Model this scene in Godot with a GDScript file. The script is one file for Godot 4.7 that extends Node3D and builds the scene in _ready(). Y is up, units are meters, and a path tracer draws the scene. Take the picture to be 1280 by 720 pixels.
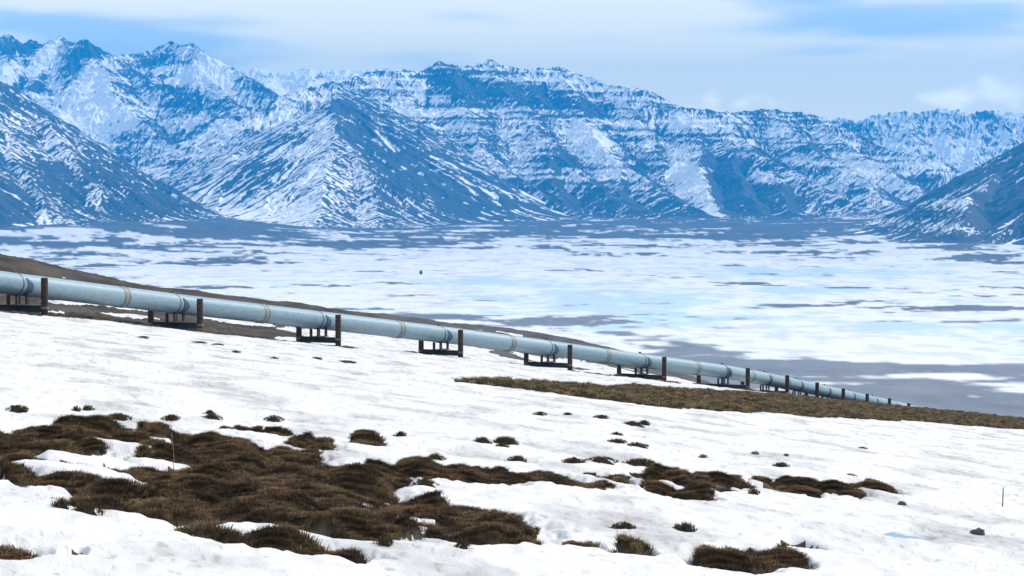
extends Node3D
# A snow-patched tundra hillside with an elevated pipeline, a wide thawing valley and a snowy mountain range behind it.
# Units are metres, y is up, the camera stands at (0, 200, 0) and looks along -z; the valley floor lies near y = 0.

var rng := RandomNumberGenerator.new()
var taken := {}

# ---------------------------------------------------------------- small helpers
func noise(sd: int, wave: float, octaves := 4, kind := FastNoiseLite.TYPE_SIMPLEX_SMOOTH, fractal := FastNoiseLite.FRACTAL_FBM) -> FastNoiseLite:
	var n := FastNoiseLite.new()
	n.seed = sd
	n.noise_type = kind
	n.frequency = 1.0 / wave
	n.fractal_type = fractal
	n.fractal_octaves = octaves
	return n

func numbered(called: String) -> String:
	var k: int = taken.get(called, 0)
	taken[called] = k + 1
	return called if k == 0 else "%s_%03d" % [called, k]

func tag(o: Node, label: String, category: String, group := "", kind := "") -> Node:
	o.set_meta("label", label)
	o.set_meta("category", category)
	if group: o.set_meta("group", group)
	if kind: o.set_meta("kind", kind)
	return o

func thing(called: String, label: String, category: String, at := Vector3.ZERO, group := "") -> Node3D:
	var o := Node3D.new()
	o.name = numbered(called)
	add_child(o)
	o.position = at
	tag(o, label, category, group)
	return o

func obj(called: String, mesh: Mesh, m: Material, parent: Node = self) -> MeshInstance3D:
	var o := MeshInstance3D.new()
	o.name = numbered(called) if parent == self else called
	o.mesh = mesh
	o.material_override = m
	parent.add_child(o, true)
	return o

func paint(c: Color, rough := 0.8, metal := 0.0, vertex := false) -> StandardMaterial3D:
	var m := StandardMaterial3D.new()
	m.albedo_color = c.linear_to_srgb()          # colours in this script are linear base colours
	m.roughness = rough
	m.metallic = metal
	m.vertex_color_use_as_albedo = vertex
	return m

func noise_texture(n: FastNoiseLite, size: int, ramp: Array, normal := false, bump := 4.0) -> NoiseTexture2D:
	var t := NoiseTexture2D.new()
	t.width = size
	t.height = size
	t.seamless = true
	t.noise = n
	t.as_normal_map = normal
	t.bump_strength = bump
	if ramp:
		var g := Gradient.new()
		var at := PackedFloat32Array()
		var cs := PackedColorArray()
		for r in ramp:
			at.append(r[0])
			cs.append((r[1] as Color).linear_to_srgb())
		g.offsets = at
		g.colors = cs
		t.color_ramp = g
	return t

func sheet(v: PackedVector3Array, idx: PackedInt32Array, col := PackedColorArray(), nor := PackedVector3Array()) -> ArrayMesh:
	var a := []
	a.resize(Mesh.ARRAY_MAX)
	a[Mesh.ARRAY_VERTEX] = v
	a[Mesh.ARRAY_INDEX] = idx
	if col.size(): a[Mesh.ARRAY_COLOR] = col
	if nor.size(): a[Mesh.ARRAY_NORMAL] = nor
	var m := ArrayMesh.new()
	m.add_surface_from_arrays(Mesh.PRIMITIVE_TRIANGLES, a)
	return m

# ---------------------------------------------------------------- lie of the land
# drop of the hillside below the eye, by bearing (sideways metres per metre of depth) and depth in metres
const BEARINGS := [-0.26667, -0.21333, -0.13, -0.04667, 0.03667, 0.12, 0.21333, 0.26667]
const DEPTHS := [8, 20, 34, 60, 100, 150, 200, 250, 300, 360, 450, 600, 800, 1100, 1600, 2200, 3000]
const DROPS := [[2.162, 2.556, 3.015, 3.868, 5.179, 6.8, 7, 6.3, 5.2, 8, 18, 40, 64, 98, 150, 190, 200],
	[2.214, 2.684, 3.233, 4.253, 5.821, 7.8, 8.6, 8.8, 8.5, 11.5, 21.5, 42, 66, 100, 150, 190, 200],
	[2.294, 2.885, 3.574, 4.855, 6.825, 9.3, 11.6, 13.7, 15, 16.1, 21.5, 41, 65, 99, 150, 190, 200],
	[2.374, 3.086, 3.916, 5.457, 7.828, 10.8, 13.7, 16.3, 18.7, 21.2, 24.6, 35.5, 62, 98, 150, 190, 200],
	[2.455, 3.286, 4.257, 6.059, 8.831, 12.3, 15.8, 19.2, 22.7, 26.6, 31.8, 39.6, 58, 98, 152, 191, 200],
	[2.535, 3.487, 4.598, 6.661, 9.835, 13.8, 17.8, 21.9, 26.8, 33, 42, 58, 80, 110, 156, 191, 200],
	[2.625, 3.712, 4.98, 7.335, 10.959, 15.5, 19.9, 24.2, 30, 39, 52, 72, 98, 132, 174, 197, 200],
	[2.676, 3.84, 5.198, 7.72, 11.601, 16.5, 21.3, 26.2, 32.5, 42, 55, 76, 102, 136, 176, 198, 200]]
const PIPE := [[-37.90, 195.92, -134.50], [-31.23, 193.92, -151.50], [-23.67, 191.88, -168.50], [-14.98, 189.79, -185.50], [-5.99, 187.70, -201.50], [3.26, 185.52, -217.00], [12.55, 183.27, -232.00], [21.74, 181.12, -246.50], [27.72, 179.10, -262.50], [33.19, 177.04, -279.00], [38.62, 174.94, -295.50], [44.01, 172.86, -312.00], [49.52, 170.76, -328.50], [54.90, 168.66, -345.00], [60.31, 166.55, -361.50], [65.72, 164.45, -378.00]]          # pipe axis at each support: x, y, z
var log_depths := PackedFloat32Array()
var n_big := noise(41, 620.0, 4)
var n_fan := noise(42, 260.0, 3)

func cr(a: float, b: float, c: float, d: float, t: float) -> float:
	return 0.5 * (2.0 * b + (c - a) * t + (2.0 * a - 5.0 * b + 4.0 * c - d) * t * t + (3.0 * b - a - 3.0 * c + d) * t * t * t)

func profile(d: float) -> PackedFloat32Array:      # the drops at this depth for every bearing of the table
	var n := DEPTHS.size()
	var l := log(clampf(d, DEPTHS[0], DEPTHS[n - 1] - 0.001))
	var i := log_depths.bsearch(l, false) - 1
	i = clampi(i, 0, n - 2)
	var u := (l - log_depths[i]) / (log_depths[i + 1] - log_depths[i])
	var out := PackedFloat32Array()
	for row in DROPS:
		out.append(cr(row[maxi(i - 1, 0)], row[i], row[i + 1], row[mini(i + 2, n - 1)], u))
	return out

func across(p: PackedFloat32Array, ta: float) -> float:
	var m := BEARINGS.size()
	var t := clampf(ta, BEARINGS[0], BEARINGS[m - 1] - 1e-6)
	var j := 0
	while t >= BEARINGS[j + 1]: j += 1
	return cr(p[maxi(j - 1, 0)], p[j], p[j + 1], p[mini(j + 2, m - 1)], (t - BEARINGS[j]) / (BEARINGS[j + 1] - BEARINGS[j]))

func valley(x: float, z: float) -> float:           # the valley floor and the fans that rise to the mountains
	var d := -z
	var s := smoothstep(6000.0, 10500.0, d)
	var y := 50.0 * s + 0.013 * maxf(0.0, d - 10000.0)
	y += 58.0 * smoothstep(0.05, 0.19, -x / d) * smoothstep(6300.0, 8800.0, d)
	y += (n_big.get_noise_2d(x, z) * 9.0 + n_fan.get_noise_2d(x, z) * 3.0) * smoothstep(4000.0, 8500.0, d)
	y += 16.0 * smoothstep(0.1, 0.2, x / d) * smoothstep(5600.0, 7600.0, d)
	return y

func hillside(x: float, z: float) -> float:
	return 200.0 - across(profile(-z), x / -z) if z > -3000.0 else valley(x, z)

# ---------------------------------------------------------------- mountains
var jobs: Array = []

func range_job(called: String, label: String, sd: int, area: Rect2, sx: float, sz: float, look: Dictionary, ridges: Array, blobs: Array) -> void:
	var th := Thread.new()                        # each range is worked out beside the others
	th.start(mountain.bind(sd, area, sx, sz, look, ridges, blobs))
	jobs.append([called, label, th])

func finish_mountains() -> void:
	for j in jobs:
		var m: ArrayMesh = j[2].wait_to_finish()
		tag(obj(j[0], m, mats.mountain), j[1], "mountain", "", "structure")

func mountain(sd: int, area: Rect2, sx: float, sz: float, look: Dictionary, ridges: Array, blobs: Array) -> ArrayMesh:
	# a height field: the highest of all slopes that fall from the ridge lines, warped, ribbed and roughened; snow lies in bands, gullies and fields
	var seg := PackedFloat32Array()
	var along0 := 0.0
	for r in ridges:
		along0 += 7000.0
		for k in range(2, r.size() - 5, 3):
			var dx: float = r[k + 3] - r[k]
			var dz: float = r[k + 5] - r[k + 2]
			var l2 := dx * dx + dz * dz
			seg.append_array([r[k], r[k + 2], r[k + 1], dx, dz, r[k + 4] - r[k + 1], l2, r[0], along0, sqrt(l2), r[1]])
			along0 += sqrt(l2)
	var nseg := seg.size() / 11
	var bl := PackedFloat32Array()
	for b in blobs: bl.append_array(b)
	var n_warp := noise(sd, 360.0, 4)
	var n_jag := noise(sd + 50, 120.0, 5, FastNoiseLite.TYPE_SIMPLEX_SMOOTH, FastNoiseLite.FRACTAL_RIDGED)
	var n_rib := noise(sd + 100, 1.0, 3)
	var n_iso := noise(sd + 150, 230.0, 5)
	var n_streak := noise(sd + 200, 1.0, 3)
	var n_broad := noise(sd + 350, 1.0, 2)
	var n_layer := noise(sd + 250, 1.0, 3)
	var n_grain := noise(sd + 300, 26.0, 2)
	var nx := int(area.size.x / sx) + 1
	var nz := int(area.size.y / sz) + 1
	var v := PackedVector3Array()
	var col := PackedColorArray()
	var up := PackedByteArray()
	v.resize(nx * nz)
	col.resize(nx * nz)
	up.resize(nx * nz)
	var b_strata: float = look.strata
	var b_streak: float = look.streak
	var rough: float = look.rough
	var soft: float = look.base
	var ribs: float = look.rib
	var wide: float = look.broad
	const T := 12
	var cand := PackedInt32Array()
	for tz in range(0, nz, T):
		for tx in range(0, nx, T):
			# the ridge pieces that can matter in this tile
			var cx := area.position.x + (tx + T * 0.5) * sx
			var cz := area.position.y + (tz + T * 0.5) * sz
			var best := -1e9
			var vals := PackedFloat32Array()
			for s in nseg:
				var o := s * 11
				var t := clampf(((cx - seg[o]) * seg[o + 3] + (cz - seg[o + 1]) * seg[o + 4]) / seg[o + 6], 0.0, 1.0)
				var ex := cx - seg[o] - t * seg[o + 3]
				var ez := cz - seg[o + 1] - t * seg[o + 4]
				var h := seg[o + 2] + t * seg[o + 5] - (seg[o + 7] if seg[o + 3] * ez - seg[o + 4] * ex > 0.0 else seg[o + 10]) * sqrt(ex * ex + ez * ez)
				vals.append(h)
				best = maxf(best, h)
			cand.clear()
			var margin := 130.0 + T * (sx + sz) * 0.6
			for s in nseg:
				if vals[s] > best - margin: cand.append(s * 11)
			for iz in range(tz, mini(tz + T, nz)):
				var z := area.position.y + iz * sz
				for ix in range(tx, mini(tx + T, nx)):
					var x := area.position.x + ix * sx
					var w1 := n_warp.get_noise_2d(x, z)
					var w2 := n_warp.get_noise_2d(x + 5000.0, z)
					var px := x + 44.0 * w1
					var pz := z + 44.0 * w2
					var top := -1e9
					var dist := 0.0
					var along := 0.0
					var flank := 0.0
					var won := 0
					for o in cand:
						var qx := px - seg[o]
						var qz := pz - seg[o + 1]
						var t := clampf((qx * seg[o + 3] + qz * seg[o + 4]) / seg[o + 6], 0.0, 1.0)
						qx -= t * seg[o + 3]
						qz -= t * seg[o + 4]
						var e := sqrt(qx * qx + qz * qz)
						var h := seg[o + 2] + t * seg[o + 5] - (seg[o + 7] if seg[o + 3] * qz - seg[o + 4] * qx > 0.0 else seg[o + 10]) * e
						if h > top:
							top = h
							dist = e
							won = o
					# where along the ridge this fall line starts; round the end of a ridge the fall lines fan out
					var rx := px - seg[won]
					var rz := pz - seg[won + 1]
					var raw := (rx * seg[won + 3] + rz * seg[won + 4]) / seg[won + 6]
					var kept := clampf(raw, 0.0, 1.0)
					var turn := (rz * seg[won + 3] - rx * seg[won + 4]) / seg[won + 9]
					along = seg[won + 8] + kept * seg[won + 9] + 190.0 * atan2((raw - kept) * seg[won + 9], absf(turn) + 0.001)
					flank = signf(turn) * maxf(0.0, seg[won + 4]) / seg[won + 9]
					var ground := valley(x, z) - 6.0
					var at := iz * nx + ix
					if top < ground - 160.0:
						v[at] = Vector3(x, ground, z)
						continue
					var rib := n_rib.get_noise_2d(along / 62.0 + w1 * 0.6, dist / 520.0)
					var jag := n_jag.get_noise_2d(x, z)
					var y := top - ribs * minf(dist / 200.0, 1.0) * absf(rib) * 3.0 + rough * (jag - 0.35) * minf(1.0, 0.35 + (top - ground) / 600.0)
					var k := (y - ground) / soft
					if k < 12.0: y = ground + soft * log(1.0 + exp(k))
					up[at] = 1 if y > ground + 3.0 else 0
					v[at] = Vector3(x, y, z)
					# snow
					var bias: float = look.bias
					for b in range(0, bl.size(), 5):
						var ux := (x - bl[b]) / bl[b + 2]
						var uy := (y - bl[b + 1]) / bl[b + 3]
						var q := ux * ux + uy * uy
						if q < 5.0: bias += bl[b + 4] * exp(-q)
					var iso := n_iso.get_noise_3d(x, y * 1.6, z * 0.6)
					var broad := n_broad.get_noise_2d(along / 320.0 + w2, dist / 900.0)
					var fall := n_streak.get_noise_2d(along / 13.0, dist / 430.0 + w1 * 1.2)
					var layer := n_layer.get_noise_2d(y / 24.0 + w1 * 0.8 + x / 1300.0, x / 1300.0)
					var grain := n_grain.get_noise_3d(x, y * 1.5, z * 0.5)
					var hold := smoothstep(0.0, 260.0, y - ground)
					var s := bias + 0.20 * flank + wide * broad + 0.20 * iso + b_streak * 1.55 * fall + b_strata * 1.7 * layer * hold + 0.13 * grain - 0.1 * (jag - 0.45) + 0.5 * (absf(rib) * 2.0 - 0.35)
					var snow := smoothstep(-0.05, 0.06, s)
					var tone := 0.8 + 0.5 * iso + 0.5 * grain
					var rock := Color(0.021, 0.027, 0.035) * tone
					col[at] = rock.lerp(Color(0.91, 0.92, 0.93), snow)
	var idx := PackedInt32Array()
	for iz in nz - 1:
		for ix in nx - 1:
			var a := iz * nx + ix
			if up[a] + up[a + 1] + up[a + nx] + up[a + nx + 1] > 0:
				idx.append_array([a, a + 1, a + nx, a + 1, a + nx + 1, a + nx])
	return sheet(v, idx, col)

var mats := {}
# ---------------------------------------------------------------- hillside and valley floor
const PATCHES := [[-5.44, -26.75, 0.758, 2.06, 1], [-4.96, -29.73, 0.842, 0.93, 1], [-4.19, -30.27, 0.858, 1.93, 1], [-4.95, -23.76, 0.396, 1.94, 1], [-4.5, -23.9, 0.382, 0.39, 1], [-4.3, -22.26, 0.445, 0.53, 1], [-3.83, -21.66, 0.542, 0.77, 1], [-3.76, -20.35, 0.258, 0.46, 1], [-2.98, -26.33, 1.141, 3.01, 1], [-3.06, -22.95, 0.88, 2.02, 1], [-2.23, -23.02, 0.882, 2.97, 1], [-2.96, -20.16, 0.591, 0.85, 1], [-1.93, -26.26, 0.613, 2.98, 1], [-1.72, -21.47, 0.68, 1.67, 1], [-3.41, -30.06, 0.902, 1.58, 1], [-0.61, -22.77, 0.759, 1.45, 1], [-0.32, -24.34, 0.365, 0.99, 1], [-0.95, -24.65, 0.279, 1.22, 1], [-1.31, -23.08, 0.385, 1.66, 1], [-1.86, -18.59, 0.651, 0.6, 1], [-2.32, -18.77, 0.282, 0.28, 1], [-1.56, -29.17, 0.331, 1.17, 1], [-0.8, -30.17, 0.804, 1.12, 1], [0.11, -31.68, 0.686, 1.29, 1], [0.88, -32.33, 0.56, 0.99, 1], [2.46, -37.49, 0.5, 1.54, 1], [3.41, -38.32, 0.255, 1.07, 1], [2.08, -33.25, 0.266, 0.87, 1], [2.45, -33.06, 0.331, 1.07, 1], [4.56, -38.58, 0.437, 1.62, 1], [5.38, -39.1, 0.352, 1.39, 1], [6.4, -41.72, 0.417, 0.62, 1], [3.97, -37.14, 0.557, 0.51, 1], [1.51, -35.45, 0.473, 0.58, 1], [2.93, -35.88, 0.526, 0.59, 1], [3.57, -36.95, 0.493, 0.5, 1], [5.96, -40.85, 0.599, 0.6, 1], [0.56, -33.8, 0.338, 0.45, 1], [1.84, -34.5, 0.414, 0.44, 1], [4.12, -39.32, 0.21, 0.84, 1], [2.03, -21.93, 0.366, 0.7, 1], [2.4, -22.72, 0.333, 0.72, 1], [2.69, -23.01, 0.184, 0.55, 1], [-3.28, -15.73, 0.178, 0.34, 1], [-2.93, -15.86, 0.074, 0.22, 1], [1.11, -22.17, 0.192, 0.44, 1], [-4.02, -35.44, 0.307, 1.14, 1], [-3.45, -35.06, 0.257, 0.9, 1], [-2.83, -33.27, 0.377, 0.64, 1], [-5.27, -30.43, 0.609, 0.65, 1], [0.65, -22.21, 0.252, 0.18, 1], [-2.22, -36.02, 0.312, 0.71, 1], [-4.46, -25.27, 0.522, 0.65, -1], [-4.27, -23.31, 0.528, 0.56, -1], [-4.12, -20.77, 0.249, 0.65, -1], [-3.99, -19.47, 0.26, 0.48, -1], [-1.94, -19.77, 0.494, 0.35, -1], [-3.86, -26.32, 0.351, 0.47, -1], [-3.98, -32.29, 0.151, 0.39, -1], [-3.51, -31.87, 0.106, 0.37, -1], [-1.02, -22.75, 0.152, 0.27, -1], [-0.8, -22.81, 0.076, 0.18, -1], [-0.88, -21.94, 0.132, 0.17, -1], [-4.72, -28.62, 0.477, 0.42, -1], [-4.47, -30.16, 0.161, 0.32, -1], [-3.27, -20.04, 0.08, 0.21, -1], [-1.21, -19.6, 0.392, 0.35, -1], [-0.72, -27.08, 0.542, 0.73, -1], [1.86, -34.95, 0.163, 0.68, -1], [-3.79, -18.63, 0.373, 0.45, -1]]          # bare tundra patches (x, z, half width, half depth, 1 bare or -1 snow)
const BEHIND := [[-51.12, -271.42, 0.54, 3.2, -1], [-36.44, -198.79, 1.06, 9.79, -1], [-36.95, -223.96, 1.64, 17.18, -1], [-30.52, -194.81, 1.3, 12.61, -1], [-31.73, -164.15, 0.77, 4.78, -1], [-29.82, -263.13, 3.51, 12.26, -1], [-13.98, -246.67, 2.47, 19.52, -1], [-9.48, -236.96, 1.9, 13.36, -1]]          # snow left lying behind the pipe
const BAND := [[-0.0217, 96.8, 98.7], [-0.0067, 96.1, 111.9], [0.02, 98.1, 136.0], [0.04, 99.6, 143.3], [0.07, 96.8, 182.9], [0.0867, 99.1, 190.8], [0.1067, 115.1, 227.1], [0.12, 124.4, 420], [0.1533, 140.3, 420], [0.1867, 166.8, 420], [0.2167, 190.6, 420], [0.2533, 1837.1, 420]]              # the brown belt across the hillside: bearing, near depth, far depth
const PIPE_TA := [-0.2818, -0.2062, -0.1405, -0.0808, -0.0297, 0.015, 0.0541, 0.0882, 0.1056, 0.119, 0.1307, 0.1411, 0.1508, 0.1591, 0.1668, 0.1739]
const PIPE_D := [134.5, 151.5, 168.5, 185.5, 201.5, 217, 232, 246.5, 262.5, 279, 295.5, 312, 328.5, 345, 361.5, 378]
const VALLEY := [[-99, -3727, 112, 116, 1.1], [24, -3529, 118, 125, 1.1], [132, -3297, 110, 127, 0.9], [205, -3077, 82, 110, 0.9], [-252, -3974, 106, 92, 1.0], [594, -4196, 98, 147, 0.9], [490, -4082, 54, 56, 0.8], [752, -4027, 121, 108, 0.7], [803, -3822, 38, 73, 0.7], [538, -5042, 101, 127, 0.55], [672, -4800, 80, 115, 0.5], [410, -5128, 68, 88, 0.5], [1304, -6522, 109, 425, 0.9], [1325, -7229, 145, 348, 0.6], [927, -5455, 236, 347, -0.6], [-167, -6250, 229, 195, -0.8], [-951, -5825, 175, 226, -0.7], [-564, -5455, 218, 397, -0.6], [-747, -6593, 132, 217, 0.5], [96, -4800, 320, 845, -0.5], [537, -3158, 126, 166, -0.6], [416, -3468, 173, 241, -0.5], [234, -2705, 90, 189, 0.6], [349, -2616, 78, 115, 0.8], [482, -2680, 71, 62, 0.6], [407, -2260, 105, 268, 0.45], [439, -2534, 101, 46, -0.9], [576, -2786, 56, 78, -0.6], [399, -2919, 107, 117, -0.7], [168, -3158, 95, 133, 0.2], [227, -2965, 59, 121, 0.8], [-667, -10526, 702, 923, 0.5], [852, -9836, 656, 967, 0.45], [-1506, -7792, 156, 304, -0.6], [-1279, -9836, 262, 1290, 0.5], [457, -6522, 435, 354, -0.5], [-145, -5455, 18, 99, 0.2]]          # bare flats (above 0) and snow sheets (below 0) on the valley floor
const ICE := [[186, -4286, 243, 673], [321, -3704, 111, 137], [590, -3468, 185, 180], [686, -5714, 324, 435], [-34, -5128, 154, 351], [686, -3429, 91, 176], [188, -3529, 129, 249], [567, -4724, 189, 223]]                # pale overflow ice
const SEP := [4.3, 4.0, 4.1, 3.6, 3.9, 4.6, 5.0, 5.4, 5.0, 4.8, 4.6, 4.6, 4.6, 4.6, 4.6, 4.6]                # distance between the two posts of each support
const TUSSOCKS := [[-6.71, -32.44, 0.162, 0.07], [-6.3, -34.62, 0.069, 0.07], [-6.29, -35.45, 0.095, 0.07], [-5.58, -33.83, 0.203, 0.079], [-5.13, -35.94, 0.156, 0.07], [-4.86, -38.4, 0.102, 0.07], [-4.64, -36.96, 0.185, 0.07], [-3.96, -39.7, 0.172, 0.07], [-1.79, -38.37, 0.115, 0.07], [-0.51, -40.11, 0.187, 0.094], [-0.12, -41.45, 0.221, 0.111], [-0.17, -39.26, 0.118, 0.07], [-1.05, -32.83, 0.142, 0.07], [0.06, -35.97, 0.168, 0.072], [0.97, -37.39, 0.212, 0.075], [1.43, -38.69, 0.284, 0.07], [-1.0, -27.63, 0.157, 0.074], [-0.36, -29.21, 0.088, 0.07], [0.03, -30.58, 0.153, 0.07], [3.04, -60.78, 0.284, 0.081], [3.45, -62.31, 0.166, 0.104], [2.34, -62.79, 0.23, 0.07], [2.31, -52.93, 0.159, 0.071], [2.15, -48.97, 0.212, 0.07], [2.54, -48.55, 0.227, 0.07], [2.12, -39.76, 0.318, 0.093], [1.97, -33.57, 0.157, 0.07], [6.49, -45.93, 0.168, 0.07], [5.11, -45.36, 0.166, 0.07], [3.52, -34.74, 0.093, 0.07], [1.81, -25.08, 0.15, 0.075], [1.14, -24.37, 0.138, 0.07], [1.22, -22.31, 0.104, 0.07], [-0.4, -19.65, 0.072, 0.07], [-1.04, -19.36, 0.077, 0.07], [-3.53, -18.67, 0.081, 0.07], [-3.32, -18.61, 0.136, 0.07], [0.7, -60.18, 0.181, 0.07], [1.5, -64.45, 0.129, 0.07], [-17.41, -113.02, 0.339, 0.075], [-15.4, -117.56, 0.47, 0.078], [-14.4, -116.79, 0.35, 0.078], [-11.33, -98.28, 0.229, 0.07], [-7.83, -111.85, 0.559, 0.075], [-9.07, -111.09, 0.296, 0.074], [-9.6, -96.68, 0.193, 0.07], [3.72, -46.5, 0.093, 0.07], [10.13, -69.08, 0.184, 0.07]]      # x, z, half width, height

var n_edge := noise(61, 1.1, 4)
var n_far_edge := noise(62, 14.0, 5)
var n_swell := noise(63, 5.5, 3)
var n_cup := noise(64, 0.62, 3)
var n_mound := noise(65, 0.74, 1, FastNoiseLite.TYPE_CELLULAR, FastNoiseLite.FRACTAL_NONE)
var n_dirt := noise(66, 2.6, 5)
var n_val := noise(67, 430.0, 6)
var n_val2 := noise(68, 130.0, 4)
var n_val3 := noise(71, 38.0, 3)
var n_hue := noise(69, 0.9, 3)
var n_ripple := noise(70, 3.2, 3)

func table(t: Array, ta: float, k: int) -> float:
	var n := t.size()
	if ta <= t[0][0]: return t[0][k]
	for i in n - 1:
		if ta < t[i + 1][0]:
			return lerpf(t[i][k], t[i + 1][k], (ta - t[i][0]) / (t[i + 1][0] - t[i][0]))
	return t[n - 1][k]

func pipe_depth(ta: float) -> float:
	var n := PIPE_TA.size()
	if ta <= PIPE_TA[0]: return PIPE_D[0] + (ta - PIPE_TA[0]) * 220.0
	for i in n - 1:
		if ta < PIPE_TA[i + 1]:
			return lerpf(PIPE_D[i], PIPE_D[i + 1], (ta - PIPE_TA[i]) / (PIPE_TA[i + 1] - PIPE_TA[i]))
	return 420.0

func near_patches(z: float) -> Array:
	var out := []
	for p in PATCHES:
		if absf(z - p[1]) < p[3] * 1.7 + 0.3: out.append(p)
	return out

func bare(x: float, z: float, some: Array) -> float:      # above 0: the snow has gone
	var d := -z
	var ta := x / d
	var v := -1.0
	for p in some:
		if p[4] > 0:
			var ux: float = (x - p[0]) / p[2]
			var uz: float = (z - p[1]) / p[3]
			v = maxf(v, 1.0 - sqrt(ux * ux + uz * uz))
	if d < 90.0:
		v = v * 1.1 + 0.62 * n_edge.get_noise_2d(x, z * 0.5) + 0.25 * n_hue.get_noise_2d(x * 3.0, z * 1.5)
	for p in some:
		if p[4] < 0:
			var ux: float = (x - p[0]) / p[2]
			var uz: float = (z - p[1]) / p[3]
			var w := 1.0 - sqrt(ux * ux + uz * uz)
			if w > -0.6: v = minf(v, -(w + 0.25 + 0.35 * n_edge.get_noise_2d(x + 40.0, z * 0.5)) * 1.5)
	var hole := pow((x - HOLLOW[0]) / 0.24, 2.0) + pow((z - HOLLOW[1]) / 0.8, 2.0)
	if hole < 1.0: v = maxf(v, 0.2 - 0.2 * hole)
	if d > 88.0 and d < 430.0:
		var near := table(BAND, ta, 1)
		var far := table(BAND, ta, 2)
		if ta > -0.024:
			var q := minf((d - near) / (0.07 * near), (far - d) / (0.07 * far))
			v = maxf(v, minf(q, 1.0) + 0.75 * n_far_edge.get_noise_2d(x * 1.6, z * 0.55))
	if d > 125.0:
		var past := d - pipe_depth(ta)
		if past > -5.0 and d < 1500.0:
			var q := (0.58 - 0.26 * smoothstep(-0.12, -0.06, ta)) * smoothstep(-4.0, 3.0, past)
			q -= 0.85 * smoothstep(-0.11, -0.07, ta) * (1.0 - smoothstep(80.0, 150.0, past)) * (1.0 - smoothstep(0.09, 0.12, ta))
			q += 0.9 * n_far_edge.get_noise_2d(x * 0.9, z * 0.22) + 0.35 * n_far_edge.get_noise_2d(x * 0.35 + 80.0, z * 0.1) + 0.12
			if ta < -0.08: q -= 0.3 * (1.0 - smoothstep(15.0, 45.0, past))
			if past < 4.0: q = minf(q, 0.5) + 0.5 * n_far_edge.get_noise_2d(x * 2.0, z)
			for p in BEHIND:
				var ux: float = (x - p[0]) / p[2]
				var uz: float = (z - p[1]) / p[3]
				var w := 1.0 - sqrt(ux * ux + uz * uz)
				if w > -0.4: q = minf(q, -w - 0.1 - 0.5 * n_far_edge.get_noise_2d(x * 2.0, z * 0.4))
			v = maxf(v, q)
	for s in rings:
		var ux: float = (x - s.x) / s.z
		var uz: float = (z - s.y) / (s.z * 1.8)
		var w := 1.0 - sqrt(ux * ux + uz * uz)
		if w > -0.3: v = maxf(v, w + 0.4 * n_far_edge.get_noise_2d(x * 4.0, z * 2.0))
	return v

var rings: Array = []          # melted ground round the posts near this row (x, z, radius)
var all_rings: Array = []

func relief(x: float, z: float, b: float) -> float:       # what lies on the smooth hillside: snow and tussocks
	var d := -z
	var fine := 1.0 - smoothstep(200.0, 500.0, d)
	var mound := clampf(1.0 + n_mound.get_noise_2d(x, z * 0.8), 0.0, 1.0)      # 0 at a mound's middle
	var tuss := 1.0 - smoothstep(0.1, 0.78, mound)
	var hum := 0.175 * tuss * (0.6 + 1.1 * (n_hue.get_noise_2d(x * 0.3, z * 0.3) + 0.3))
	var cover := 0.05 + 0.11 * smoothstep(0.0, -0.7, b) + 0.10 * n_swell.get_noise_2d(x, z) + 0.036 * n_cup.get_noise_2d(x, z * 0.8)
	var gone := smoothstep(-0.12, 0.22, b)
	return (lerpf(cover, hum + 0.03 + 0.02 * n_cup.get_noise_2d(x * 2.0, z), gone) - dip(x, z)) * fine

const POOL := [4.68, -28.59]
const HOLLOW := [3.11, -25.7]

func dip(x: float, z: float) -> float:          # a meltwater hollow and a hole under the snow edge
	var q := pow((x - POOL[0]) / 0.36, 2.0) + pow((z - POOL[1]) / 0.8, 2.0)
	var r := pow((x - HOLLOW[0]) / 0.22, 2.0) + pow((z - HOLLOW[1]) / 0.75, 2.0)
	var out := 0.0
	if q < 4.0: out += 0.11 * exp(-q * q)
	if r < 6.0: out += 0.34 * exp(-r * r)
	return out

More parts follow.
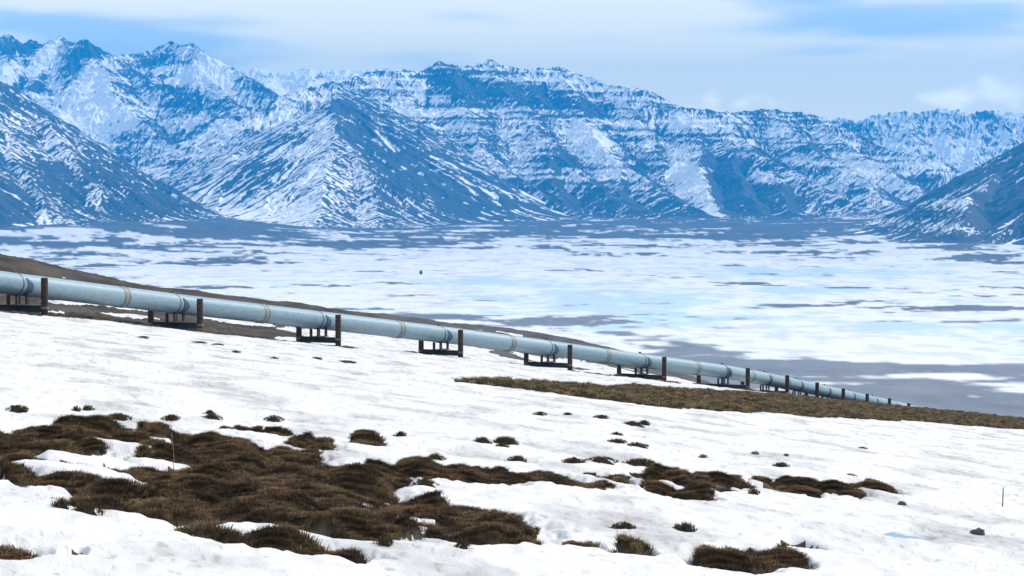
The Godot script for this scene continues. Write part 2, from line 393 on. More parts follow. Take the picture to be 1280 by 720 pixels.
func build_land() -> void:
	for i in PIPE.size():
		for e in posts_of(i): all_rings.append(Vector3(e.x, e.z, rng.randf_range(0.8, 1.8)))
	var rows := PackedFloat32Array()
	var d := 7.0
	while d < 18000.0:
		rows.append(d)
		var step := 0.03
		if d > 11.5 and d < 250.0: step = 0.0066
		elif d >= 250.0 and d < 900.0: step = 0.011
		elif d >= 900.0 and d < 1800.0: step = 0.022
		elif d >= 1800.0 and d < 13000.0: step = 0.0085
		elif d >= 13000.0: step = 0.02
		d *= 1.0 + step
	const COLS := 800
	var nr := rows.size()
	var v := PackedVector3Array()
	var col := PackedColorArray()
	var cls := PackedByteArray()
	v.resize(nr * COLS)
	col.resize(nr * COLS)
	cls.resize(nr * COLS)
	var near_tufts: Array = []
	var far_tufts: Array = []
	for r in nr:
		d = rows[r]
		var p := profile(d)
		var some := near_patches(-d)
		rings = all_rings.filter(func(s): return absf(s.y + d) < s.z * 3.0)
		var cell := 0.00075 * d * (rows[mini(r + 1, nr - 1)] - d)
		for c in COLS:
			var ta := -0.30 + 0.00075 * c
			var x := ta * d
			var at := r * COLS + c
			if d < 1500.0:
				var y := 200.0 - across(p, ta)
				var b := bare(x, -d, some)
				y += (1.0 * n_far_edge.get_noise_2d(x * 0.6, -d * 0.4)) * smoothstep(190.0, 420.0, d)
				v[at] = Vector3(x, y + relief(x, -d, b), -d)
				if b > 0.0:
					cls[at] = 1
					var hue := n_hue.get_noise_2d(x, -d)
					var brown := Color(0.030, 0.023, 0.017).lerp(Color(0.062, 0.046, 0.030), clampf(0.5 + hue, 0.0, 1.0))
					var gravel := Color(0.105, 0.105, 0.110) * (1.0 + 0.5 * n_far_edge.get_noise_2d(x * 3.0, -d * 0.4))
					var g := smoothstep(-0.13, -0.02, ta + 0.08 * n_far_edge.get_noise_2d(x * 0.5, -d * 0.2)) * smoothstep(6.0, 30.0, d - pipe_depth(ta)) if d > 150.0 else 0.0
					if ta > 0.1 and d < 600.0: g = 0.0
					if d > 125.0 and d - pipe_depth(ta) > -6.0 and ta <= 0.1:
						brown = brown.lerp(Color(0.085, 0.073, 0.065) * (1.0 + 0.9 * n_far_edge.get_noise_2d(x * 2.2, -d * 0.5)), 0.8)
					if d > 900.0: gravel = Color(0.115, 0.12, 0.132) * (1.0 + 0.25 * n_val2.get_noise_2d(x * 2.0, -d))
					col[at] = brown.lerp(gravel, g if d < 900.0 else 1.0)
					if g < 0.3 and d > 15.0:
						if d < 80.0:
							var k := cell * 900.0
							while rng.randf() < k:
								near_tufts.append(Vector3(x + rng.randf_range(-0.5, 0.5) * 0.00075 * d, v[at].y - 0.01, -d + rng.randf_range(-0.003, 0.003) * d))
								k -= 1.0
						elif d < 260.0 and d - pipe_depth(ta) < -5.0:
							var k := cell * 16.0
							while rng.randf() < k:
								far_tufts.append(Vector3(x + rng.randf_range(-0.5, 0.5) * 0.00075 * d, v[at].y - 0.02, -d + rng.randf_range(-0.003, 0.003) * d))
								k -= 1.0
				else:
					var dirt := n_dirt.get_noise_2d(x, -d * 0.35)
					var fleck := smoothstep(0.42, 0.62, n_cup.get_noise_2d(x * 4.0 + 70.0, -d * 1.2) + 0.35 * dirt)
					var s := Color(0.53, 0.535, 0.545).lerp(Color(0.28, 0.28, 0.29), clampf(smoothstep(-0.1, 0.6, dirt) * 0.75 + 0.3 * smoothstep(0.05, 0.5, n_cup.get_noise_2d(x * 1.7, -d * 0.5)), 0.0, 1.0))
					col[at] = s.lerp(Color(0.20, 0.17, 0.14), fleck * 0.55)
			else:
				var y := valley(x, -d) if d >= 3000.0 else 200.0 - across(p, ta)
				v[at] = Vector3(x, y, -d)
				cls[at] = 2
				var b := -0.50 + 0.72 * smoothstep(6400.0, 9000.0, d) + 0.10 * smoothstep(4800.0, 6000.0, d) + 0.30 * smoothstep(0.03, 0.13, -ta) * smoothstep(5000.0, 6400.0, d) + 0.80 * (1.0 - smoothstep(2450.0, 3200.0, d))
				var mid := n_val2.get_noise_2d(x * 0.6, -d * 0.5)
				var tiny := n_val3.get_noise_2d(x * 0.6, -d * 0.4)
				var here := 1.0 * n_val.get_noise_2d(x * 0.6, -d * 0.85) + 0.75 * mid + 0.52 * tiny
				for e in VALLEY:
					var ux: float = (x - e[0]) / e[2]
					var uz: float = (-d - e[1]) / e[3]
					var q := ux * ux + uz * uz
					if q < 4.0: b += e[4] * exp(-q * 1.2)
				b += here
				var ice := 0.0
				for e in ICE:
					var ux: float = (x - e[0]) / e[2]
					var uz: float = (-d - e[1]) / e[3]
					var q := ux * ux + uz * uz
					if q < 4.0: ice = maxf(ice, exp(-q * 1.2))
				ice = smoothstep(0.0, 0.95, ice + 0.8 * n_val2.get_noise_2d(x * 0.8 + 900.0, -d * 0.35) + 0.4 * tiny)
				var white := Color(0.64, 0.65, 0.67).lerp(Color(0.37, 0.52, 0.62), ice)
				white = white.lerp(Color(0.42, 0.42, 0.43), smoothstep(0.0, 0.5, 0.9 * mid + tiny + 0.1) * 0.55)
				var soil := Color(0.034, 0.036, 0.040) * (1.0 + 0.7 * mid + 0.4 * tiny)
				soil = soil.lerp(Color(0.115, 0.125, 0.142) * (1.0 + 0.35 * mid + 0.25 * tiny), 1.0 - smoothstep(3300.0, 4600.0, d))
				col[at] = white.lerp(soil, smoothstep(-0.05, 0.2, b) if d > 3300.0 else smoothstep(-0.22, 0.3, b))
	# normals and the three sheets
	var nor := PackedVector3Array()
	nor.resize(nr * COLS)
	for r in nr:
		var r0 := maxi(r - 1, 0) * COLS
		var r1 := mini(r + 1, nr - 1) * COLS
		for c in COLS:
			var e := v[r * COLS + mini(c + 1, COLS - 1)] - v[r * COLS + maxi(c - 1, 0)]
			var f := v[r1 + c] - v[r0 + c]
			nor[r * COLS + c] = e.cross(f).normalized()
	var names := ["snow_field", "tundra_ground", "valley_floor"]
	var labels := ["old white snow lying over the hillside around the brown tundra patches", "bare brown tundra and grey gravel showing between the snow on the hillside", "wide valley floor of snow, pale ice and bare flats below the mountains"]
	var cats := ["snow", "ground", "valley"]
	for k in 3:
		var map := PackedInt32Array()
		map.resize(nr * COLS)
		map.fill(-1)
		var pv := PackedVector3Array()
		var pc := PackedColorArray()
		var pn := PackedVector3Array()
		var idx := PackedInt32Array()
		for r in nr - 1:
			for c in COLS - 1:
				var a := r * COLS + c
				var q := PackedInt32Array([a, a + COLS, a + 1, a + 1, a + COLS, a + COLS + 1])
				var c0 := cls[a] + cls[a + 1] + cls[a + COLS] + cls[a + COLS + 1]
				var kk := 2 if maxi(cls[a + COLS], cls[a + COLS + 1]) == 2 else (1 if c0 >= 2 else 0)
				if kk != k: continue
				for i in q:
					if map[i] < 0:
						map[i] = pv.size()
						pv.append(v[i])
						pn.append(nor[i])
						if k == 1 and cls[i] == 0: pc.append(Color(0.10, 0.085, 0.07))
						elif k == 0 and cls[i] == 1: pc.append(Color(0.46, 0.46, 0.47))
						else: pc.append(col[i])
					idx.append(map[i])
		var o := obj(names[k], sheet(pv, idx, pc, pn), [mats.snow, mats.tundra, mats.valley][k])
		tag(o, labels[k], cats[k], "", "structure")
	grass("tundra_grass", near_tufts, 0.052, "short dry brown grass on the tussocks of the near tundra patches", [0.7, 1.5])
	var long: Array = []
	for i in range(0, near_tufts.size(), 9): long.append(near_tufts[i])
	grass("straw_blades", long, 0.085, "thin longer straw blades standing up from the near tundra patches", [0.6, 1.3])
	grass("hillside_grass", far_tufts, 0.2, "tawny grass along the brown belt across the hillside and by the pipe", [0.7, 1.4])

func tuft_mesh(sd: int, blades: int, spread: float, width: float) -> ArrayMesh:
	# a bunch of bent blades one unit high
	var g := RandomNumberGenerator.new()
	g.seed = sd
	var v := PackedVector3Array()
	var idx := PackedInt32Array()
	var col := PackedColorArray()
	for b in blades:
		var a := g.randf() * TAU
		var out := Vector3(cos(a), 0, sin(a))
		var side := Vector3(-out.z, 0, out.x).rotated(Vector3.UP, g.randf_range(-0.9, 0.9)) * width
		var root := out * g.randf() * spread * 0.5
		var lean := g.randf_range(0.15, 0.95)
		var h := g.randf_range(0.45, 1.0)
		var mid := root + out * lean * h * 0.35 + Vector3.UP * h * 0.6
		var tip := root + out * lean * h * 1.0 + Vector3.UP * h * (1.0 - 0.35 * lean)
		var k := v.size()
		v.append_array([root - side, root + side, mid - side * 0.8, mid + side * 0.8, tip])
		var t := g.randf_range(0.55, 1.35)
		var c := Color(t, t * g.randf_range(0.92, 1.0), t * g.randf_range(0.75, 1.0))
		for i in 5: col.append(c)
		idx.append_array([k, k + 1, k + 2, k + 2, k + 1, k + 3, k + 2, k + 3, k + 4])
	return sheet(v, idx, col)

func grass_tone(p: Vector3) -> Color:
	# dead sedge, dark moss and straw in drifts
	var q := 1.5 * n_hue.get_noise_2d(p.x * 1.3, p.z * 0.9) + rng.randf_range(-0.35, 0.35)
	if q > 0.27: return Color(0.16, 0.122, 0.078).lerp(Color(0.25, 0.20, 0.13), rng.randf())
	if q < -0.16: return Color(0.042, 0.033, 0.025).lerp(Color(0.070, 0.055, 0.038), rng.randf())
	return Color(0.080, 0.060, 0.042).lerp(Color(0.135, 0.098, 0.062), rng.randf())

func grass(called: String, spots: Array, tall: float, label: String, span: Array) -> void:
	var mm := MultiMesh.new()
	mm.transform_format = MultiMesh.TRANSFORM_3D
	mm.use_colors = true
	mm.mesh = tuft_mesh(5, 13, 0.9, 0.035) if called != "straw_blades" else tuft_mesh(6, 4, 0.6, 0.018)
	var bright := 1.45 if called == "hillside_grass" else 1.0      # drier, tawnier grass on the belt
	mm.instance_count = spots.size()
	for i in spots.size():
		var s := tall * rng.randf_range(span[0], span[1])
		var b := Basis(Vector3.UP, rng.randf() * TAU).scaled(Vector3(s * 1.15, s, s * 1.15))
		mm.set_instance_transform(i, Transform3D(b, spots[i]))
		mm.set_instance_color(i, grass_tone(spots[i]) * Color(bright, bright * 0.97, bright * 0.86)) if bright > 1.0 else mm.set_instance_color(i, grass_tone(spots[i]) * Color(0.92, 0.80, 0.74))
	var o := MultiMeshInstance3D.new()
	o.name = called
	o.multimesh = mm
	o.material_override = mats.grass
	add_child(o)
	tag(o, label, "grass", "", "stuff")

# ---------------------------------------------------------------- pipeline
const PIPE_R := 0.70

func pipe_dir(i: int) -> Vector3:                     # level direction of the pipe at support i
	var a := at_pipe(maxi(i - 1, 0))
	var b := at_pipe(mini(i + 1, PIPE.size() - 1))
	var d := b - a
	d.y = 0.0
	return d.normalized()

func at_pipe(i: int) -> Vector3:
	return Vector3(PIPE[i][0], PIPE[i][1], PIPE[i][2])

func posts_of(i: int) -> Array:
	var n := pipe_dir(i).cross(Vector3.UP)
	var half: float = SEP[i] * 0.5
	return [at_pipe(i) + n * half, at_pipe(i) - n * half]

func tube(a: Vector3, b: Vector3, r: float, sides := 28, caps := false, from := 0.0, to := TAU) -> ArrayMesh:
	return loft([a, b], [r, r], sides, caps, from, to)

func loft(pts: Array, radii: Array, sides: int, caps: bool, from := 0.0, to := TAU) -> ArrayMesh:
	# rings along a line, one radius each; the direction is that of the whole line
	var dir: Vector3 = (pts[-1] - pts[0]).normalized()
	var side := dir.cross(Vector3.UP) if absf(dir.y) < 0.99 else Vector3.RIGHT
	side = side.normalized()
	var upw := side.cross(dir).normalized()
	var v := PackedVector3Array()
	var nor := PackedVector3Array()
	var idx := PackedInt32Array()
	for k in pts.size():
		for s in sides + 1:
			var t := from + (to - from) * s / sides
			var q := side * cos(t) + upw * sin(t)
			v.append(pts[k] + q * radii[k])
			nor.append(q)
	for k in pts.size() - 1:
		for s in sides:
			var a := k * (sides + 1) + s
			idx.append_array([a, a + 1, a + sides + 1, a + 1, a + sides + 2, a + sides + 1])
	if caps:
		for k in [0, pts.size() - 1]:
			var c := v.size()
			v.append(pts[k])
			var nn := dir if k > 0 else -dir
			nor.append(nn)
			for s in sides + 1:
				v.append(v[k * (sides + 1) + s])
				nor.append(nn)
			for s in sides: idx.append_array([c, c + 1 + s, c + 2 + s] if k > 0 else [c, c + 2 + s, c + 1 + s])
	return sheet(v, idx, PackedColorArray(), nor)

func ring(a: Vector3, b: Vector3, inner: float, outer: float, sides := 28) -> ArrayMesh:
	# a raised collar with bevelled shoulders
	var d := (b - a).normalized() * minf(0.03, (b - a).length() * 0.25)
	return loft([a, a, a + d, b - d, b, b], [inner, lerpf(inner, outer, 0.4), outer, outer, lerpf(inner, outer, 0.4), inner], sides, false)

func box_mesh(st: SurfaceTool, size: Vector3, t: Transform3D) -> void:
	var b := BoxMesh.new()
	b.size = size
	st.append_from(b, 0, t)

func build_pipeline() -> void:
	var o := thing("pipeline", "long silver blue elevated oil pipeline running downhill across the photo on rusty supports", "pipeline")
	var n := PIPE.size()
	for i in n - 1:
		var a := at_pipe(i)
		var b := at_pipe(i + 1)
		var u := (b - a).normalized()
		obj("pipe_section", tube(a, b, PIPE_R, 40), mats.pipe[i % 3], o)
		var mid := a.lerp(b, 0.60 + 0.03 * sin(i * 2.3))
		obj("seam_band", ring(mid - u * 0.24, mid + u * 0.24, PIPE_R - 0.01, PIPE_R + 0.025, 36), mats.band, o)
		if i < 9:
			obj("seam_hoop", ring(mid - u * 0.33, mid - u * 0.27, PIPE_R - 0.01, PIPE_R + 0.04, 36), mats.hoop, o)
			obj("seam_hoop", ring(mid + u * 0.27, mid + u * 0.33, PIPE_R - 0.01, PIPE_R + 0.04, 36), mats.hoop, o)
	for i in n:
		var c := at_pipe(i)
		var u := pipe_dir(i)
		var flow := (at_pipe(mini(i + 1, n - 1)) - at_pipe(maxi(i - 1, 0))).normalized()
		var e := c - flow * 0.35
		var k := obj("clamp_ring", ring(e - flow * 0.07, e + flow * 0.07, PIPE_R - 0.01, PIPE_R + 0.045, 36), mats.clamp, o)
		var st := SurfaceTool.new()
		st.begin(Mesh.PRIMITIVE_TRIANGLES)
		box_mesh(st, Vector3(0.16, 0.14, 0.2), Transform3D(Basis.looking_at(u), e + Vector3.UP * (PIPE_R + 0.09)))
		box_mesh(st, Vector3(0.26, 0.05, 0.05), Transform3D(Basis.looking_at(u), e + Vector3.UP * (PIPE_R + 0.13)))
		obj("clamp_lug", st.commit(), mats.clamp, k)
		for s in [1.0, -1.0]: obj("shadow_crescent", shadow_plate(c, flow, s), mats.shadow_plate, o)

func shadow_plate(c: Vector3, flow: Vector3, s: float) -> ArrayMesh:
	# raised dark sickle plate standing in for a crescent shadow on the pipe flank
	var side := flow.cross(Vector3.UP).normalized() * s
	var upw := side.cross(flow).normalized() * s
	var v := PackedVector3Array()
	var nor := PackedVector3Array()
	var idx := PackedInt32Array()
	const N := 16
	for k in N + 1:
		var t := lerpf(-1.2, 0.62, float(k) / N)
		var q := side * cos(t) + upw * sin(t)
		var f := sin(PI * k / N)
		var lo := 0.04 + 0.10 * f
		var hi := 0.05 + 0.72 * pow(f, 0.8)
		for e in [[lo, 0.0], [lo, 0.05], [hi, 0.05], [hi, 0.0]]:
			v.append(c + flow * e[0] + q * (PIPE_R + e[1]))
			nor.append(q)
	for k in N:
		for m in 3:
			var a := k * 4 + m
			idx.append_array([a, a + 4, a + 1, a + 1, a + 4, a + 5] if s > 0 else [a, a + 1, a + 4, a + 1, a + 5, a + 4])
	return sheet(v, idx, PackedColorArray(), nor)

const ORDER := ["", "first", "second", "third", "fourth", "fifth", "sixth", "seventh", "eighth", "ninth", "tenth", "eleventh", "twelfth", "thirteenth", "fourteenth", "fifteenth"]

func build_supports() -> void:
	for i in PIPE.size():
		var c := at_pipe(i)
		var ends := posts_of(i)
		var base := Vector3(c.x, hillside(c.x, c.z), c.z)
		var label: String = "rusty two post pipe support, %s along the pipeline from the left edge" % ORDER[i] if i > 0 else "rusty two post pipe support just outside the left edge"
		var o := thing("pipe_support", label, "pipe support", base, "rusty supports under the pipeline")
		var n := pipe_dir(i).cross(Vector3.UP)
		var turn := Basis(n, Vector3.UP, n.cross(Vector3.UP))
		var mid := c - base
		for k in 2:
			var e: Vector3 = ends[k]
			var foot := hillside(e.x, e.z) - 0.4
			var top := c.y + 0.42 + rng.randf_range(-0.06, 0.1)
			var p0 := Vector3(e.x, foot, e.z) - base
			var p1 := Vector3(e.x, top, e.z) - base
			var post := obj("post", loft([p0, p1 - Vector3.UP * 0.03, p1], [0.225, 0.225, 0.20], 18, true), mats.rust[(i + k) % 3], o)
			obj("collar", ring(Vector3(p1.x, mid.y - 1.52, p1.z), Vector3(p1.x, mid.y - 1.36, p1.z), 0.21, 0.25, 18), mats.collar, post)
		var y := mid.y - 1.52
		var len: float = SEP[i] - 0.42
		var st := SurfaceTool.new()
		st.begin(Mesh.PRIMITIVE_TRIANGLES)
		box_mesh(st, Vector3(len, 0.035, 0.34), Transform3D(turn, Vector3(mid.x, y + 0.20, mid.z)))
		box_mesh(st, Vector3(len, 0.37, 0.16), Transform3D(turn, Vector3(mid.x, y, mid.z)))
		box_mesh(st, Vector3(len, 0.035, 0.34), Transform3D(turn, Vector3(mid.x, y - 0.20, mid.z)))
		obj("cross_beam", st.commit(), mats.beam, o)
		# the shoe that carries the pipe: a slide plate with four legs and a cradle
		st = SurfaceTool.new()
		st.begin(Mesh.PRIMITIVE_TRIANGLES)
		box_mesh(st, Vector3(1.0, 0.04, 1.5), Transform3D(turn, Vector3(mid.x, y + 0.24, mid.z)))
		var shoe := obj("shoe", st.commit(), mats.beam, o)
		for a in [-1.0, 1.0]:
			for b in [-0.55, 0.55]:
				st = SurfaceTool.new()
				st.begin(Mesh.PRIMITIVE_TRIANGLES)
				box_mesh(st, Vector3(0.12, 0.62, 0.24), Transform3D(turn, mid + turn * Vector3(a * 0.33, -0.95, b)))
				obj("leg", st.commit(), mats.rust[0], shoe)

# ---------------------------------------------------------------- small things on the hillside
func build_tussocks() -> void:
	var i := 0
	for t in TUSSOCKS:
		var y := ground_at(t[0], t[1])
		var where: String = ["brown tussock, first from the left along the far edge of the near tundra patch", "brown tussock, second from the left along the far edge of the near tundra patch", "brown tussock, third from the left along the far edge of the near tundra patch", "brown tussock, fourth from the left along the far edge of the near tundra patch", "brown tussock, fifth from the left along the far edge of the near tundra patch", "brown tussock, sixth from the left along the far edge of the near tundra patch", "brown tussock, seventh from the left along the far edge of the near tundra patch", "brown tussock, eighth from the left along the far edge of the near tundra patch", "brown tussock, first from the left in the loose row just beyond the middle patch", "brown tussock, third from the left in the loose row just beyond the middle patch", "brown tussock, fifth from the left in the loose row just beyond the middle patch", "brown tussock, fourth from the left in the loose row just beyond the middle patch", "brown tussock, second from the left in the loose row just beyond the middle patch", "brown tussock, sixth from the left in the loose row just beyond the middle patch", "brown tussock, first from the left beside the broken strip of tundra patches", "brown tussock, second from the left beside the broken strip of tundra patches", "brown tussock, first from the left on the snow tongue between the near patches", "brown tussock, second from the left on the snow tongue between the near patches", "brown tussock, third from the left on the snow tongue between the near patches", "small brown tussock, sixth from the left in the scatter below the hillside belt", "small brown tussock, eighth from the left in the scatter below the hillside belt", "small brown tussock, third from the left in the scatter below the hillside belt", "small brown tussock, fourth from the left in the scatter below the hillside belt", "small brown tussock, fifth from the left in the scatter below the hillside belt", "small brown tussock, seventh from the left in the scatter below the hillside belt", "brown tussock, third from the left beside the broken strip of tundra patches", "brown tussock, fourth from the left beside the broken strip of tundra patches", "brown tussock, eighth from the left beside the broken strip of tundra patches", "brown tussock, seventh from the left beside the broken strip of tundra patches", "brown tussock, sixth from the left beside the broken strip of tundra patches", "brown tussock, seventh from the left among those nearest the bottom edge", "brown tussock, fifth from the left among those nearest the bottom edge", "brown tussock, sixth from the left among those nearest the bottom edge", "brown tussock, fourth from the left among those nearest the bottom edge", "brown tussock, third from the left among those nearest the bottom edge", "brown tussock, first from the left among those nearest the bottom edge", "brown tussock, second from the left among those nearest the bottom edge", "small brown tussock, first from the left in the scatter below the hillside belt", "small brown tussock, second from the left in the scatter below the hillside belt", "small dark tussock, first from the left in the line below the pipe", "small dark tussock, second from the left in the line below the pipe", "small dark tussock, third from the left in the line below the pipe", "small dark tussock, fourth from the left in the line below the pipe", "small dark tussock, seventh from the left in the line below the pipe", "small dark tussock, sixth from the left in the line below the pipe", "small dark tussock, fifth from the left in the line below the pipe", "brown tussock, fifth from the left beside the broken strip of tundra patches", "brown tussock, ninth from the left beside the broken strip of tundra patches"][i]
		var o := thing("grass_tussock", where, "tussock", Vector3(t[0], y, t[1]), "single brown tussocks poking through the snow")
		obj("mound", mound_mesh(i, t[2], t[3]), mats.tundra, o)
		# its own coat of blades, joined into one part
		var g := RandomNumberGenerator.new()
		g.seed = 900 + i
		var st := SurfaceTool.new()
		st.begin(Mesh.PRIMITIVE_TRIANGLES)
		var many := clampi(int(90.0 * t[2] / 0.2), 30, 130)
		for k in many:
			var a := g.randf() * TAU
			var q := sqrt(g.randf())
			var p := Vector3(cos(a) * q * t[2], t[3] * (1.0 - q * q) * 0.9 - 0.01, sin(a) * q * t[2] * 1.3)
			var s: float = clampf(t[3] * 0.7, 0.05, 0.13) * g.randf_range(0.6, 1.3)
			st.append_from(tufts[k % 3], 0, Transform3D(Basis(Vector3.UP, g.randf() * TAU).scaled(Vector3(s, s, s)), p))
		var b := obj("grass_blades", st.commit(), mats.blade, o)
		b.set_meta("kind", "stuff")
		i += 1

var tufts: Array = []

func ground_at(x: float, z: float) -> float:
	rings = []
	return hillside(x, z) + relief(x, z, bare(x, z, near_patches(z)))

func mound_mesh(sd: int, r: float, h: float) -> ArrayMesh:
	var n := noise(sd + 700, 0.16, 3)
	var v := PackedVector3Array()
	var col := PackedColorArray()
	var idx := PackedInt32Array()
	const A := 18
	const K := 5
	for k in K + 1:
		for a in A:
			var q := float(k) / K
			var t := TAU * a / A
			var w := r * q * (1.0 + 0.5 * n.get_noise_2d(cos(t) * 0.2, sin(t) * 0.2))
			var p := Vector3(cos(t) * w, 0, sin(t) * w * 1.3)
			p.y = h * (1.0 - q * q) * (1.0 + 0.6 * n.get_noise_2d(p.x + 9.0, p.z)) - 0.06 * q
			v.append(p)
			col.append(Color(0.042, 0.031, 0.021) * (1.0 + 0.7 * n.get_noise_2d(p.x * 3.0, p.z * 3.0)))
	for k in K:
		for a in A:
			var i := k * A + a
			var j := k * A + (a + 1) % A
			idx.append_array([i, j, i + A, j, j + A, i + A])
	return sheet(v, idx, col)

func stone_mesh(sd: int, size: Vector3) -> ArrayMesh:
	var n := noise(sd, 0.9, 3)
	var v := PackedVector3Array()
	var idx := PackedInt32Array()
	const A := 12
	const K := 8
	for k in K + 1:
		for a in A:
			var ph := PI * k / K
			var t := TAU * a / A
			var q := Vector3(sin(ph) * cos(t), cos(ph), sin(ph) * sin(t))
			q *= 1.0 + 0.45 * n.get_noise_3d(q.x, q.y, q.z)
			v.append(Vector3(q.x * size.x, q.y * size.y, q.z * size.z))
	for k in K:
		for a in A:
			var i := k * A + a
			var j := k * A + (a + 1) % A
			idx.append_array([i, j, i + A, j, j + A, i + A])
	return sheet(v, idx)

func build_small_things() -> void:
	var at: Array = [8.43, -41.07]
	var y := ground_at(at[0], at[1])
	var o := thing("marker_stake", "thin red brown marker stake standing alone in the snow", "stake", Vector3(at[0], y, at[1]))
	obj("shaft", loft([Vector3(0, -0.15, 0), Vector3(0.012, 0.30, 0)], [0.011, 0.009], 8, true), mats.stake, o)
	obj("tip", loft([Vector3(0.012, 0.30, 0), Vector3(0.013, 0.33, 0)], [0.012, 0.008], 8, true), mats.stake_tip, o)
	var ring_pts := PackedVector3Array()
	var fan := PackedInt32Array()
	y = ground_at(POOL[0], POOL[1]) + 0.028
	ring_pts.append(Vector3.ZERO)
	for k in 28:
		var t := TAU * k / 28.0
		var w := 1.0 + 0.6 * n_edge.get_noise_2d(cos(t) * 0.9 + 5.0, sin(t) * 0.9)
		ring_pts.append(Vector3(cos(t) * 0.31 * w, 0, sin(t) * 0.62 * w))
		fan.append_array([0, 1 + (k + 1) % 28, 1 + k])
	var pool := obj("meltwater_pool", sheet(ring_pts, fan), mats.melt)
	pool.position = Vector3(POOL[0], y, POOL[1])
	tag(pool, "small blue meltwater pool in a hollow of the near snow", "pool", "", "structure")
	at = [-3.68, -25.95]
	y = ground_at(at[0], at[1])
	o = thing("dry_stalk", "single tall pale dry stalk rising from the near tundra patch", "stalk", Vector3(at[0], y, at[1]))
	obj("stem", loft([Vector3(0, -0.05, 0), Vector3(0.01, 0.2, 0), Vector3(-0.008, 0.38, 0)], [0.0035, 0.003, 0.002], 6, true), mats.straw, o)
	obj("seed_head", loft([Vector3(-0.008, 0.37, 0), Vector3(-0.012, 0.40, 0), Vector3(-0.014, 0.44, 0)], [0.002, 0.005, 0.001], 6, true), mats.straw, o)
	var labels := ["small dark stone lying in open snow beyond the row of tussocks", "tiny dark stone just beside the small dark stone in open snow", "small dark upright stone alone in the snow near the marker stake", "flat grey stone half sunk in snow past the blue meltwater pool"]
	var k := 0
	for s in [[5.23, -51.41, 0.09], [5.94, -51.79, 0.06], [6.07, -37.17, 0.07], [5.98, -30.63, 0.1]]:
		y = ground_at(s[0], s[1])
		var st := obj("stone", stone_mesh(300 + k, Vector3(s[2], s[2] * 0.6, s[2])), mats.stone)
		st.position = Vector3(s[0], y + s[2] * 0.15, s[1])
		tag(st, labels[k], "stone", "stones in the snow")
		k += 1
	var b := obj("rock_outcrop", stone_mesh(350, Vector3(3.6, 5.0, 4.0)), mats.stone)
	b.position = Vector3(-211.0, 4.0, -5555.0)
	tag(b, "tiny dark rock standing alone on the white valley floor", "rock")

# ---------------------------------------------------------------- sky
func sky_image() -> Image:
	# thin high cloud over pale blue, drawn on the whole sphere; the low part, where the view is, in finer steps
	var n_a := noise(81, 0.55, 5)
	var n_b := noise(82, 0.16, 5)
	var n_c := noise(83, 0.018, 4)
	const W := 4096
	const H := 2048
	var small := Image.create(512, 256, false, Image.FORMAT_RGBF)
	for y in 256:
		for x in 512:
			small.set_pixel(x, y, sky_color((x + 0.5) / 512.0, (y + 0.5) / 256.0, n_a, n_b, n_c, false))
	small.resize(W, H, Image.INTERPOLATE_BILINEAR)
	for y in range(H / 2 - 110, H / 2 + 6):
		for x in W:
			small.set_pixel(x, y, sky_color((x + 0.5) / W, (y + 0.5) / H, n_a, n_b, n_c, true))
	return small

func sky_color(u: float, w: float, n_a: FastNoiseLite, n_b: FastNoiseLite, n_c: FastNoiseLite, fine: bool) -> Color:
	var el := (0.5 - w) * PI
	var az := wrapf(u * TAU, -PI, PI)
	if el < -0.01: return Color(0.62, 0.64, 0.68)
	var q := Vector3(sin(az) * cos(el), sin(el) * 5.0, -cos(az) * cos(el))
	var veil := n_a.get_noise_3dv(q) + 0.8 * n_b.get_noise_3dv(Vector3(q.x, q.y * 1.8, q.z))
	veil -= 0.34 * exp(-pow((az - 0.13) / 0.08, 2.0) - pow((el - 0.072) / 0.018, 2.0))      # the blue gap in the veil
	var low := 0.45 * exp(-maxf(el, 0.0) * 3.0) + 0.55 * exp(-maxf(el, 0.0) * 13.0)
	var clear := Color(0.34, 0.54, 0.90).lerp(Color(0.92, 1.06, 0.98), low)
	var c := clear.lerp(Color(0.80, 0.83, 0.88).lerp(SKY_VEIL, low), smoothstep(-0.45, 0.15, veil + 0.14))
	if fine:
		# a few low heaps of cloud along the skyline, here and there all round
		for h in HEAPS:
			var q2: float = pow((az - h[0]) / h[2], 2.0) + pow((el - h[1]) / h[3], 2.0)
			if q2 < 5.0:
				var puff := smoothstep(0.25, 0.85, exp(-q2) + 0.9 * n_c.get_noise_3d(q.x, q.y * 0.5, q.z))
				c = c.lerp(Color(2.2, 2.0, 1.42), 0.62 * puff)
	return c

const SKY_VEIL := Color(1.74, 1.58, 1.0)
const HEAPS := [[0.197, 0.040, 0.018, 0.0055], [0.178, 0.0365, 0.011, 0.004], [0.081, 0.0365, 0.009, 0.0035], [0.096, 0.035, 0.009, 0.003], [0.62, 0.04, 0.05, 0.01], [1.1, 0.05, 0.06, 0.012], [1.9, 0.045, 0.05, 0.01], [2.7, 0.04, 0.06, 0.012], [-0.55, 0.045, 0.05, 0.011], [-1.3, 0.05, 0.07, 0.012], [-2.1, 0.04, 0.05, 0.01], [-2.8, 0.05, 0.06, 0.012]]

